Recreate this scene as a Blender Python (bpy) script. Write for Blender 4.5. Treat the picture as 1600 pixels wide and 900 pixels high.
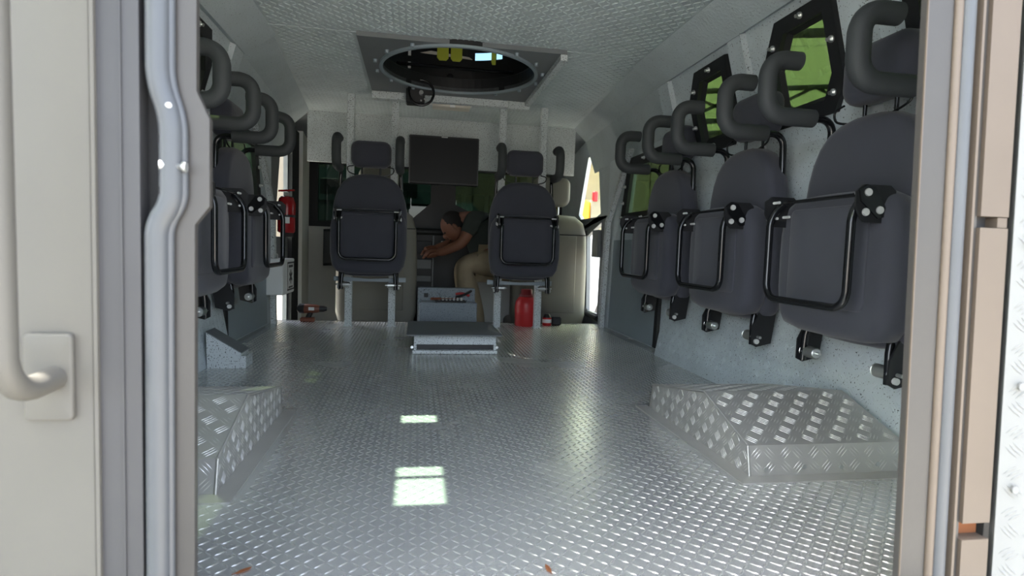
import bpy, math, random
from mathutils import Vector, Matrix
random.seed(7)
S = bpy.context.scene
COL = S.collection
for o in list(bpy.data.objects):
    bpy.data.objects.remove(o)

# ------------------------------------------------------------------ camera
cd = bpy.data.cameras.new('camera'); cam = bpy.data.objects.new('camera', cd); COL.objects.link(cam)
cd.sensor_width = 36.0; cd.lens = 36.0 * 902.34 / 1600.0; cd.clip_start = 0.02; cd.clip_end = 200
CR = Vector((0.98595391, -0.1635096, 0.03405136))
CDN = Vector((0.02247106, -0.07215811, -0.99714004))
CF = Vector((0.16549905, 0.98389929, -0.06747034))
m = Matrix((CR, -CDN, -CF)).transposed().to_4x4(); m.translation = Vector((-0.2, 0.0, 0.52))
cam.matrix_world = m
cd.dof.use_dof = True; cd.dof.focus_distance = 2.1; cd.dof.aperture_fstop = 5.5
S.camera = cam

# ------------------------------------------------------------------ world, sun, exposure
W = bpy.data.worlds.new('sky'); S.world = W; W.use_nodes = True
wn = W.node_tree; bg = wn.nodes['Background']
sky = wn.nodes.new('ShaderNodeTexSky'); sky.sky_type = 'NISHITA'; sky.sun_disc = False
sky.sun_elevation = math.radians(69); sky.sun_rotation = math.radians(265); sky.dust_density = 2.5; sky.air_density = 1.0
hs = wn.nodes.new('ShaderNodeHueSaturation'); hs.inputs['Saturation'].default_value = 0.6
wn.links.new(sky.outputs[0], hs.inputs['Color']); wn.links.new(hs.outputs[0], bg.inputs[0]); bg.inputs[1].default_value = 0.42
sd = bpy.data.lights.new('sun', 'SUN'); sun = bpy.data.objects.new('sun', sd); COL.objects.link(sun)
sd.energy = 9.0; sd.angle = math.radians(0.53); sd.color = (1.0, 0.95, 0.86)
SUND = Vector((0.35, -0.03, -0.93)).normalized()
sun.rotation_euler = SUND.to_track_quat('-Z', 'Y').to_euler(); sun.location = (-6, 1, 14)
S.view_settings.view_transform = 'Standard'; S.view_settings.look = 'None'
S.view_settings.gamma = 1.0; S.view_settings.use_curve_mapping = False
S.view_settings.exposure = 1.7

# ------------------------------------------------------------------ materials
def lin(c):
    c = c / 255.0
    return c / 12.92 if c <= 0.04045 else ((c + 0.055) / 1.055) ** 2.4
def rgb(r, g, b): return (lin(r), lin(g), lin(b), 1.0)
MATS = {}
def mat(name, color, rough=0.6, metal=0.0, bump=0.0, bscale=200, vary=0.0, vscale=6, speck=None, spec=0.5, coat=0.0, rvary=0.0):
    M = bpy.data.materials.new(name); M.use_nodes = True
    nt = M.node_tree; b = nt.nodes['Principled BSDF']; L = nt.links.new
    b.inputs['Base Color'].default_value = color; b.inputs['Roughness'].default_value = rough
    b.inputs['Metallic'].default_value = metal; b.inputs['Specular IOR Level'].default_value = spec
    if coat: b.inputs['Coat Weight'].default_value = coat; b.inputs['Coat Roughness'].default_value = 0.15
    tc = nt.nodes.new('ShaderNodeTexCoord'); P = tc.outputs['Object']
    src = None
    if vary:
        n = nt.nodes.new('ShaderNodeTexNoise'); n.inputs['Scale'].default_value = vscale; n.inputs['Detail'].default_value = 5
        L(P, n.inputs['Vector'])
        r = nt.nodes.new('ShaderNodeMapRange'); r.inputs[1].default_value = 0.3; r.inputs[2].default_value = 0.7
        r.inputs[3].default_value = 1 - vary; r.inputs[4].default_value = 1 + vary; L(n.outputs['Fac'], r.inputs[0])
        x = nt.nodes.new('ShaderNodeVectorMath'); x.operation = 'SCALE'; x.inputs[0].default_value = color[:3]
        L(r.outputs[0], x.inputs['Scale']); src = x.outputs[0]; L(src, b.inputs['Base Color'])
        if rvary:
            q = nt.nodes.new('ShaderNodeMapRange'); q.inputs[1].default_value = 0.3; q.inputs[2].default_value = 0.7
            q.inputs[3].default_value = rough - rvary; q.inputs[4].default_value = rough + rvary
            L(n.outputs['Fac'], q.inputs[0]); L(q.outputs[0], b.inputs['Roughness'])
    if speck:
        sc, thr, dark = speck
        v = nt.nodes.new('ShaderNodeTexNoise'); v.inputs['Scale'].default_value = sc; v.inputs['Detail'].default_value = 1.5
        L(P, v.inputs['Vector'])
        r = nt.nodes.new('ShaderNodeMapRange'); r.inputs[1].default_value = thr; r.inputs[2].default_value = thr + 0.03
        L(v.outputs['Fac'], r.inputs[0])
        mx = nt.nodes.new('ShaderNodeMix'); mx.data_type = 'RGBA'
        L(r.outputs[0], mx.inputs['Factor']); mx.inputs['B'].default_value = dark
        if src: L(src, mx.inputs['A'])
        else: mx.inputs['A'].default_value = color
        L(mx.outputs['Result'], b.inputs['Base Color'])
    if bump:
        n = nt.nodes.new('ShaderNodeTexNoise'); n.inputs['Scale'].default_value = bscale; n.inputs['Detail'].default_value = 3
        L(P, n.inputs['Vector'])
        bp = nt.nodes.new('ShaderNodeBump'); bp.inputs['Strength'].default_value = bump; bp.inputs['Distance'].default_value = 0.002
        L(n.outputs['Fac'], bp.inputs['Height']); L(bp.outputs[0], b.inputs['Normal'])
    MATS[name] = M
    return M
def glass(name, tint, refl=0.08, rough=0.02):
    M = bpy.data.materials.new(name); M.use_nodes = True; nt = M.node_tree
    nt.nodes.remove(nt.nodes['Principled BSDF']); out = nt.nodes['Material Output']
    t = nt.nodes.new('ShaderNodeBsdfTransparent'); t.inputs[0].default_value = tint
    g = nt.nodes.new('ShaderNodeBsdfGlossy'); g.inputs['Roughness'].default_value = rough
    mx = nt.nodes.new('ShaderNodeMixShader'); mx.inputs[0].default_value = refl
    nt.links.new(t.outputs[0], mx.inputs[1]); nt.links.new(g.outputs[0], mx.inputs[2]); nt.links.new(mx.outputs[0], out.inputs[0])
    MATS[name] = M
    return M
BLK = rgb(28, 30, 32)
SPK = mat('speckled_paint', rgb(200, 206, 206), 0.55, vary=0.06, speck=(190, 0.61, BLK), bump=0.15, bscale=160)
WALLP = mat('wall_paint', rgb(196, 205, 208), 0.5, vary=0.07, speck=(190, 0.665, BLK), bump=0.3, bscale=150)
CEILP = mat('ceiling_paint', rgb(184, 194, 195), 0.5, vary=0.07, speck=(190, 0.70, BLK), bump=0.2, bscale=150)
SHOUL = mat('shoulder_paint', rgb(184, 193, 195), 0.55, vary=0.06, speck=(190, 0.70, BLK), bump=0.9, bscale=90)
PANEL = mat('panel_paint', rgb(140, 152, 158), 0.42, vary=0.04, bump=0.1, bscale=120)
PILLAR = mat('pillar_paint', rgb(112, 116, 118), 0.5, vary=0.04)
FLOORM = mat('floor_aluminium', rgb(216, 217, 214), 0.26, metal=0.72, vary=0.06, vscale=2.2, bump=0.12, bscale=60, rvary=0.03)
LUGM = mat('lug_aluminium', rgb(214, 215, 212), 0.30, metal=0.8)
ARCHL = mat('arch_lug', rgb(206, 204, 200), 0.42, metal=0.6)
ARCHM = mat('arch_aluminium', rgb(188, 186, 181), 0.40, metal=0.6, vary=0.06, vscale=8, bump=0.15, bscale=60)
FABRIC = mat('black_fabric', rgb(68, 69, 77), 0.92, bump=0.35, bscale=900, vary=0.05, spec=0.25)
FABRIC.node_tree.nodes['Principled BSDF'].inputs['Sheen Weight'].default_value = 0.22; FABRIC.node_tree.nodes['Principled BSDF'].inputs['Sheen Roughness'].default_value = 0.45
FOAM = mat('black_foam', rgb(58, 61, 62), 0.62, bump=0.2, bscale=500, spec=0.4)
BLKPAINT = mat('black_gloss', rgb(20, 21, 23), 0.22, spec=0.6)
BLKSAT = mat('black_satin', rgb(26, 27, 29), 0.5)
RUBBER = mat('black_rubber', rgb(22, 23, 24), 0.75)
ZINC = mat('zinc', rgb(205, 207, 205), 0.3, metal=0.85)
BOLTW = mat('bolt_zinc', rgb(215, 216, 214), 0.45, metal=0.3)
JAMB = mat('jamb_paint', rgb(60, 58, 56), 0.45, vary=0.05, vscale=9, bump=0.15, bscale=70)
JAMBD = mat('jamb_channel_paint', rgb(58, 58, 60), 0.5, vary=0.05, vscale=9)
SEAL = mat('seal_grey', rgb(72, 75, 79), 0.42, vary=0.05, vscale=14)
LEAF = mat('door_leaf_paint', rgb(87, 85, 80), 0.55, vary=0.05, vscale=5)
BEIGE = mat('beige_frame_paint', rgb(92, 82, 72), 0.5, vary=0.05, vscale=7)
WHITEP = mat('white_paint', rgb(122, 124, 124), 0.5, bump=0.15, bscale=60)
SEATB = mat('beige_leather', rgb(120, 118, 108), 0.6, bump=0.2, bscale=200)
DASH = mat('dash_black', rgb(11, 12, 14), 0.55)
DASHG = mat('dash_grey', rgb(70, 74, 78), 0.45)
IVORY = mat('ivory_panel', rgb(214, 213, 203), 0.6, vary=0.04)
RED = mat('red_plastic', rgb(178, 38, 40), 0.4)
REDG = mat('red_gloss', rgb(150, 20, 26), 0.25)
WHITE = mat('white_plastic', rgb(222, 224, 222), 0.5)
VANW = mat('van_white', rgb(150, 156, 162), 0.4)
SPK2 = mat('console_paint', rgb(142, 152, 160), 0.55, speck=(190, 0.62, BLK))
COPPER = mat('drill_copper', rgb(120, 66, 46), 0.45)
SCREEN = mat('screen_black', rgb(22, 25, 28), 0.45, spec=0.25)
YELLOW = mat('yellow_strap', rgb(198, 205, 70), 0.7)
TRUCKY = mat('truck_yellow', rgb(226, 160, 40), 0.5)
SIDING = mat('siding_beige', rgb(138, 130, 112), 0.7, vary=0.04, vscale=2)
GROUND = mat('ground_concrete', rgb(168, 163, 154), 0.85, vary=0.1, vscale=1.5, bump=0.3, bscale=20)
STEEL = mat('truss_steel', rgb(60, 64, 62), 0.6)
ROOFW = mat('roof_sheet', rgb(200, 212, 186), 0.7)
DKGREEN = mat('dark_green_body', rgb(44, 62, 60), 0.4)
SKIN = mat('skin', rgb(120, 78, 58), 0.6)
SHIRT = mat('shirt_olive', rgb(46, 52, 48), 0.9)
KHAKI = mat('khaki_cloth', rgb(150, 136, 112), 0.9, vary=0.08, vscale=20, bump=0.4, bscale=60)
HAIR = mat('hair_dark', rgb(22, 18, 16), 0.8)
SHOE = mat('shoe_brown', rgb(64, 46, 38), 0.7)
LAMPC = mat('lamp_cover', rgb(214, 208, 196), 0.35)
RUST = mat('rust', rgb(120, 72, 40), 0.9)
GREENGL = glass('green_glass', (0.19, 0.23, 0.155, 1), 0.05)
WSGL = glass('windscreen_glass', (0.10, 0.135, 0.11, 1), 0.04)
DOORGL = glass('door_glass', (0.24, 0.30, 0.24, 1), 0.05)
CYANGL = glass('cyan_glass', (0.16, 0.26, 0.28, 1), 0.05)
PALEGL = glass('pale_glass', (0.75, 0.9, 0.8, 1), 0.06)
# translucent roof sheet
nt = ROOFW.node_tree; tr = nt.nodes.new('ShaderNodeBsdfTranslucent'); tr.inputs[0].default_value = (0.78, 0.84, 0.66, 1)
mx = nt.nodes.new('ShaderNodeMixShader'); mx.inputs[0].default_value = 0.6
nt.links.new(nt.nodes['Principled BSDF'].outputs[0], mx.inputs[1]); nt.links.new(tr.outputs[0], mx.inputs[2])
nt.links.new(mx.outputs[0], nt.nodes['Material Output'].inputs[0])

# ------------------------------------------------------------------ mesh helpers
def V(*a): return Vector(a)
def fillet(pts, r, n=6):
    pts = [Vector(p) for p in pts]; out = [pts[0]]
    for i in range(1, len(pts) - 1):
        a, b, c = pts[i - 1], pts[i], pts[i + 1]
        u = (a - b); w = (c - b); lu, lw = u.length, w.length; u.normalize(); w.normalize()
        rr = min(r, lu * 0.49, lw * 0.49)
        for k in range(n + 1):
            t = k / n
            p0, p2 = b + u * rr, b + w * rr
            out.append((1 - t) ** 2 * p0 + 2 * t * (1 - t) * (b + (p0 + p2 - 2 * b) * 0.12) + t * t * p2)
    out.append(pts[-1]); return out
class MB:
    def __init__(s): s.v = []; s.f = []; s.sm = []
    def add(s, vs, fs, smooth=False):
        o = len(s.v); s.v += [tuple(p) for p in vs]; s.f += [tuple(i + o for i in f) for f in fs]; s.sm += [smooth] * len(fs); return s
    def box(s, x0, x1, y0, y1, z0, z1, M=None):
        vs = [V(x, y, z) for z in (z0, z1) for y in (y0, y1) for x in (x0, x1)]
        if M: vs = [M @ p for p in vs]
        return s.add(vs, [(0, 2, 3, 1), (4, 5, 7, 6), (0, 1, 5, 4), (2, 6, 7, 3), (0, 4, 6, 2), (1, 3, 7, 5)])
    def bbox(s, x0, x1, y0, y1, z0, z1, b=0.004, M=None):
        # chamfered box
        xs, ys, zs = (x0, x1), (y0, y1), (z0, z1); vs = []; idx = {}
        for i in (0, 1):
            for j in (0, 1):
                for k in (0, 1):
                    sx, sy, sz = (b, -b)[i], (b, -b)[j], (b, -b)[k]
                    idx[i, j, k, 0] = len(vs); vs.append(V(xs[i], ys[j] + sy, zs[k] + sz))
                    idx[i, j, k, 1] = len(vs); vs.append(V(xs[i] + sx, ys[j], zs[k] + sz))
                    idx[i, j, k, 2] = len(vs); vs.append(V(xs[i] + sx, ys[j] + sy, zs[k]))
        I = idx; f = []
        for a in (0, 1):
            f.append((I[a, 0, 0, 0], I[a, 1, 0, 0], I[a, 1, 1, 0], I[a, 0, 1, 0]))
            f.append((I[0, a, 0, 1], I[1, a, 0, 1], I[1, a, 1, 1], I[0, a, 1, 1]))
            f.append((I[0, 0, a, 2], I[1, 0, a, 2], I[1, 1, a, 2], I[0, 1, a, 2]))
            for c in (0, 1):
                f.append((I[a, c, 0, 0], I[a, c, 1, 0], I[a, c, 1, 1], I[a, c, 0, 1]))
                f.append((I[a, 0, c, 0], I[a, 1, c, 0], I[a, 1, c, 2], I[a, 0, c, 2]))
                f.append((I[0, a, c, 1], I[1, a, c, 1], I[1, a, c, 2], I[0, a, c, 2]))
                for e in (0, 1): f.append((I[a, c, e, 0], I[a, c, e, 1], I[a, c, e, 2]))
        if M: vs = [M @ p for p in vs]
        return s.add(vs, f)
    def tube(s, pts, r, n=12, cap=True):
        pts = [Vector(p) for p in pts]; N = len(pts)
        rs = r if isinstance(r, (list, tuple)) else [r] * N
        T = [(pts[min(i + 1, N - 1)] - pts[max(i - 1, 0)]).normalized() for i in range(N)]
        up = V(0, 0, 1) if abs(T[0].z) < 0.9 else V(1, 0, 0)
        A = (up - T[0] * up.dot(T[0])).normalized(); vs = []
        for i in range(N):
            A = (A - T[i] * A.dot(T[i])).normalized(); B = T[i].cross(A)
            for k in range(n):
                a = 2 * math.pi * k / n
                vs.append(pts[i] + (A * math.cos(a) + B * math.sin(a)) * rs[i])
        fs = [(i * n + k, i * n + (k + 1) % n, (i + 1) * n + (k + 1) % n, (i + 1) * n + k) for i in range(N - 1) for k in range(n)]
        s.add(vs, fs, True)
        if cap:
            s.add(vs[:n], [tuple(range(n))[::-1]]); s.add(vs[-n:], [tuple(range(n))])
        return s
    def cyl(s, a, b, r, n=16): return s.tube([a, b], r, n)
    def lathe(s, prof, c, axis='z', n=20):
        c = Vector(c); vs = []
        for r, h in prof:
            for k in range(n):
                a = 2 * math.pi * k / n; u, w = r * math.cos(a), r * math.sin(a)
                vs.append(c + (V(u, w, h) if axis == 'z' else V(h, u, w) if axis == 'x' else V(w, h, u)))
        m_ = len(prof)
        s.add(vs, [(i * n + k, i * n + (k + 1) % n, (i + 1) * n + (k + 1) % n, (i + 1) * n + k) for i in range(m_ - 1) for k in range(n)], True)
        s.add(vs[:n], [tuple(range(n))[::-1]]); s.add(vs[-n:], [tuple(range(n))]); return s
    def prism(s, poly, off):
        # poly: list of 3d points (planar), off: extrusion vector
        n = len(poly); p = [Vector(q) for q in poly]; o = Vector(off)
        return s.add(p + [q + o for q in p], [tuple(range(n))[::-1], tuple(range(n, 2 * n))] + [(i, (i + 1) % n, n + (i + 1) % n, n + i) for i in range(n)])
    def ring(s, outer, inner, off=None):
        n = len(outer); O = [Vector(p) for p in outer]; I = [Vector(p) for p in inner]
        if off is None:
            return s.add(O + I, [(i, (i + 1) % n, n + (i + 1) % n, n + i) for i in range(n)])
        o = Vector(off); vs = O + I + [p + o for p in O] + [p + o for p in I]; f = []
        for i in range(n):
            j = (i + 1) % n
            f += [(i, j, n + j, n + i), (2 * n + i, 3 * n + i, 3 * n + j, 2 * n + j), (i, 2 * n + i, 2 * n + j, j), (n + i, n + j, 3 * n + j, 3 * n + i)]
        return s.add(vs, f)
    def pad(s, outline, f0, f1, rad, P, n=5, dome=0.0):
        # cushion: closed 2D outline extruded from depth f0 to f1 with rounded edges; P(u,v,d)->3d
        N = len(outline); nor = []
        for i in range(N):
            a, b = outline[i - 1], outline[(i + 1) % N]; t = (b[0] - a[0], b[1] - a[1]); l = math.hypot(*t) or 1
            nor.append((t[1] / l, -t[0] / l))
        cx = sum(p[0] for p in outline) / N; cy = sum(p[1] for p in outline) / N
        layers = []
        for k in range(n + 1):
            a = math.pi / 2 * k / n; layers.append((rad * (1 - math.sin(a)), f0 + rad * (1 - math.cos(a))))
        for k in range(n + 1):
            a = math.pi / 2 * k / n; layers.append((rad * (1 - math.cos(a)), f1 - rad * (1 - math.sin(a))))
        vs = []
        for ins, d in layers:
            for (u, v), (nx, ny) in zip(outline, nor): vs.append(P(u - nx * ins, v - ny * ins, d))
        L_ = len(layers)
        fs = [(i * N + k, i * N + (k + 1) % N, (i + 1) * N + (k + 1) % N, (i + 1) * N + k) for i in range(L_ - 1) for k in range(N)]
        base = len(vs)
        # domed face with one inner loop each side
        for li, sg in ((0, -1), (L_ - 1, 1)):
            ins, d = layers[li]
            inner = []
            for q in (0.6, 0.25):
                st = len(vs)
                for (u, v), (nx, ny) in zip(outline, nor):
                    uu, vv = u - nx * ins, v - ny * ins
                    vs.append(P(cx + (uu - cx) * q, cy + (vv - cy) * q, d + sg * dome * (1 - q * q)))
                inner.append(st)
            st0 = li * N
            for st in inner:
                fs += [(st0 + k, st0 + (k + 1) % N, st + (k + 1) % N, st + k) for k in range(N)]; st0 = st
            fs.append(tuple(st0 + k for k in range(N)))
        return s.add(vs, fs, True)
    def build(s, name, mat_, parent=None, smooth=None):
        me = bpy.data.meshes.new(name); me.from_pydata(s.v, [], s.f); me.validate()
        import bmesh
        bm = bmesh.new(); bm.from_mesh(me); bmesh.ops.recalc_face_normals(bm, faces=bm.faces); bm.to_mesh(me); bm.free()
        sm = s.sm if smooth is None else [smooth] * len(me.polygons)
        if len(sm) == len(me.polygons): me.polygons.foreach_set('use_smooth', sm)
        me.materials.append(mat_)
        o = bpy.data.objects.new(name, me); COL.objects.link(o)
        if parent: o.parent = parent
        return o
def raw(name, v, f, mat_, parent=None):
    me = bpy.data.meshes.new(name); me.from_pydata(v, [], f); me.materials.append(mat_)
    o = bpy.data.objects.new(name, me); COL.objects.link(o)
    if parent: o.parent = parent
    return o
def empty(name, loc=(0, 0, 0), rz=0):
    o = bpy.data.objects.new(name, None); COL.objects.link(o); o.location = loc; o.rotation_euler = (0, 0, rz); o.empty_display_size = 0.05
    return o
def tag(o, label, cat, group=None):
    o['label'] = label; o['category'] = cat
    if group: o['group'] = group
    return o
def struct(o, label=None):
    o['kind'] = 'structure'
    if label: o['label'] = label
    return o
def place(o, x, y, z, rz=0):
    o.location = (x, y, z); o.rotation_euler = (0, 0, rz); return o
def copy_tree(o, parent=None):
    c = o.copy(); COL.objects.link(c); c.parent = parent
    for ch in o.children: copy_tree(ch, c)
    return c
def rrect(w, z0, z1, r, n=5):
    pts = []
    for cx, cz, a0 in ((w - r, z0 + r, -90), (w - r, z1 - r, 0), (-w + r, z1 - r, 90), (-w + r, z0 + r, 180)):
        for k in range(n + 1):
            a = math.radians(a0 + 90 * k / n); pts.append((cx + r * math.cos(a), cz + r * math.sin(a)))
    return pts
def inpoly(u, v, P):
    c = False; n = len(P)
    for i in range(n):
        a, b = P[i], P[i - 1]
        if (a[1] > v) != (b[1] > v) and u < (b[0] - a[0]) * (v - a[1]) / (b[1] - a[1]) + a[0]: c = not c
    return c
def lugs(O, U, Wv, Nn, poly, pitch, L, w, h, style='diamond', skip=None):
    """raised tread bars on the plane O + u*U + v*Wv inside poly (u,v)"""
    O, U, Wv, Nn = Vector(O), Vector(U).normalized(), Vector(Wv).normalized(), Vector(Nn).normalized()
    us = [p[0] for p in poly]; vs_ = [p[1] for p in poly]; v = []; f = []
    i0, i1 = int(min(us) / pitch) - 1, int(max(us) / pitch) + 1
    j0, j1 = int(min(vs_) / pitch) - 1, int(max(vs_) / pitch) + 1
    def one(u, vv, a):
        du, dv = math.cos(a), math.sin(a)
        def p(l, t, hh): return tuple(O + U * (u + du * l - dv * t) + Wv * (vv + dv * l + du * t) + Nn * hh)
        o = len(v)
        v.extend((p(-L / 2, 0, 0), p(L / 2, 0, 0), p(0, w / 2, 0), p(0, -w / 2, 0), p(-L * .27, 0, h), p(L * .27, 0, h)))
        f.extend(((o, o + 3, o + 4), (o, o + 4, o + 2), (o + 1, o + 2, o + 5), (o + 1, o + 5, o + 3), (o + 2, o + 4, o + 5), (o + 3, o + 5, o + 4)))
    for i in range(i0, i1 + 1):
        for j in range(j0, j1 + 1):
            u, vv = (i + .5) * pitch, (j + .5) * pitch
            sg = 1 if (i + j) % 2 else -1
            if style == 'diamond':
                m_ = L * .4
                if inpoly(u, vv, poly) and inpoly(u + m_, vv, poly) and inpoly(u - m_, vv, poly) and inpoly(u, vv + m_, poly) and inpoly(u, vv - m_, poly) and not (skip and skip(u, vv)): one(u, vv, sg * math.pi / 4)
            else:
                a = sg * math.pi / 4
                for k in range(4):
                    t = (k - 1.5) * pitch * 0.19
                    uu, v2 = u - math.sin(a) * t, vv + math.cos(a) * t
                    if all(inpoly(uu + q * math.cos(a), v2 + q * math.sin(a), poly) for q in (-L / 2, L / 2)): one(uu, v2, a)
    return v, f

# ================================================================== FLOOR
floor = struct(empty('floor', (0, 0, 0)), 'raised aluminium tread plate floor of the vehicle')
MB().box(-1.06, 1.06, 0.62, 2.588, -0.02, 0.0).build('floor_plate', FLOORM, floor)
MB().box(-1.14, 1.14, 2.592, 3.98, -0.02, 0.0).build('floor_plate', FLOORM, floor)
def in_arch(u, v): return (abs(u) > 0.545 and 1.19 < v < 1.86)
v_, f_ = lugs((0, 0, 0), (1, 0, 0), (0, 1, 0), (0, 0, 1), [(-1.05, .64), (1.05, .64), (1.05, 3.95), (-1.05, 3.95)], 0.0185, 0.0215, 0.0042, 0.0010, skip=in_arch)
lg = raw('tread_lug', v_, f_, LUGM, floor); lg['kind'] = 'stuff'
MB().box(-1.1, 1.1, 3.98, 4.0, -0.36, 0.0).build('step_riser', BLKSAT, floor)
MB().box(-0.6, 0.62, 0.60, 0.66, -0.02, 0.001).build('sill', JAMB, floor)

# ================================================================== SHELL
CZ = 1.44
def edge_x(y): return 0.84 if y <= 2.67 else 0.84 + 0.11 * (y - 2.67) / 1.63
ceil = struct(empty('ceiling', (0, 0, CZ)), 'painted tread plate ceiling with a round roof hatch')
def cpl(x0, x1, y0, y1):
    o = MB().box(x0, x1, y0, y1, 0, 0.02).build('ceiling_panel', CEILP, ceil); return o
cpl(-0.86, -0.78, .70, 2.60); cpl(-0.67, 0.86, .70, 2.60)
cpl(-0.78, -0.67, .70, 1.19); cpl(-0.78, -0.67, 1.39, 1.74); cpl(-0.78, -0.67, 1.81, 2.60)  # unseen roof slots, added to let the sun patches onto the floor
MB().box(-0.78, -0.67, 1.322, 1.338, 0, 0.02).build('sun_slot_bar', BLKSAT, ceil)
for a, b in ((1.19, 1.39), (1.74, 1.81)):
    MB().box(-0.79, -0.66, a - .01, b + .01, 0.022, 0.026).build('sun_slot_pane', PALEGL, ceil)
HC = V(0, 3.04, 0)
def rect_ring(x0, x1, x2, x3, y0, y1, r, n=64):
    # trapezoid (x0..x1 at y0, x2..x3 at y1) boundary points paired with circle points about HC
    outer, inner = [], []
    P = [V(x0, y0, 0), V(x1, y0, 0), V(x3, y1, 0), V(x2, y1, 0)]
    angs = sorted([2 * math.pi * k / n for k in range(n)] + [math.atan2(p.y - HC.y, p.x - HC.x) % (2 * math.pi) for p in P])
    for a in angs:
        d = V(math.cos(a), math.sin(a), 0); best = None
        for i in range(4):
            A, B = P[i], P[(i + 1) % 4]; e = B - A; den = d.x * e.y - d.y * e.x
            if abs(den) < 1e-9: continue
            w = A - HC; t = (w.x * e.y - w.y * e.x) / den; q = (w.x * d.y - w.y * d.x) / den
            if t > 0 and -1e-6 <= q <= 1 + 1e-6 and (best is None or t < best): best = t
        outer.append(HC + d * best); inner.append(HC + d * r)
    return outer, inner
ou, inn = rect_ring(-.86, .86, -.92, .92, 2.60, 3.56, .392)
MB().ring(ou, inn, (0, 0, 0.02)).build('ceiling_panel', CEILP, ceil)
MB().prism([V(-.92, 3.56, 0), V(.92, 3.56, 0), V(.98, 4.32, 0), V(-.98, 4.32, 0)], (0, 0, .02)).build('ceiling_panel', CEILP, ceil)
cv, cf = lugs((0, 0, 0), (1, 0, 0), (0, 1, 0), (0, 0, -1), [(-.83, 1.6), (.83, 1.6), (.84, 2.67), (.94, 4.28), (-.94, 4.28), (-.84, 2.67)], 0.026, 0.030, 0.008, 0.0024,
              skip=lambda u, v: (abs(u) < .5 and 2.66 < v < 3.57) or (-.8 < u < -.65 and v < 1.83))
lg = raw('tread_lug', cv, cf, CEILP, ceil); lg['kind'] = 'stuff'
MB().box(-.84, .84, 2.664, 2.671, -.003, 0).build('weld_seam', CEILP, ceil)

def slx(z): return 1.12 - (z - 0.92) * 0.276
NB = Vector((0.964, 0, 0.266))
def hexwin(yr, yf, zb, zt, cy=.09, cz=.11, e=0.0):
    """window outline (y,z): chamfered at front-top and rear-bottom; e = inset"""
    k = e * 0.6
    return [(yr + e, zt - e), (yf - cy - e + k * .4, zt - e), (yf - e, zt - cz - e + k * .4), (yf - e, zb + e), (yr + .06 + e - k * .4, zb + e), (yr + e, zb + .08 + e - k * .4)]
WINS = ((0.99, 1.36), (1.595, 1.955), (2.19, 2.535))
wincount = [0]
def side_window(s, yr, yf, zb, zt):
    wincount[0] += 1
    w = struct(empty('window_%d' % wincount[0], (0, 0, 0)), None)
    P = lambda y, z, off: V(s * (slx(z) + off * NB.x), y, z + off * NB.z)
    out = [P(y, z, 0) for y, z in hexwin(yr, yf, zb, zt)]
    inn = [P(y, z, 0) for y, z in hexwin(yr, yf, zb, zt, e=.046)]
    offv = V(-s * NB.x * .018, 0, -NB.z * .018)
    MB().ring(out, inn, offv).build('window_frame', BLKSAT, w)
    in2 = [P(y, z, 0) for y, z in hexwin(yr, yf, zb, zt, e=.046)]
    in3 = [P(y, z, .014) for y, z in hexwin(yr, yf, zb, zt, e=.060)]
    MB().ring(in2, in3).build('bevel', RUBBER, w)
    pane = [P(y, z, .014) for y, z in hexwin(yr, yf, zb, zt, e=.058)]
    MB().prism(pane, V(s * NB.x * .04, 0, NB.z * .04)).build('pane', GREENGL, w)
    hx = hexwin(yr, yf, zb, zt, e=.022)
    for i in range(6):
        a, b = hx[i], hx[(i + 1) % 6]
        y, z = (a[0] + b[0]) / 2, (a[1] + b[1]) / 2
        c0 = P(y, z, -.018); d = V(-s * NB.x, 0, -NB.z)
        MB().tube([c0, c0 + d * .006, c0 + d * .0061, c0 + d * .018], [.011, .011, .006, .006], 10).build('bolt', ZINC, w)
    return w
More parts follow.
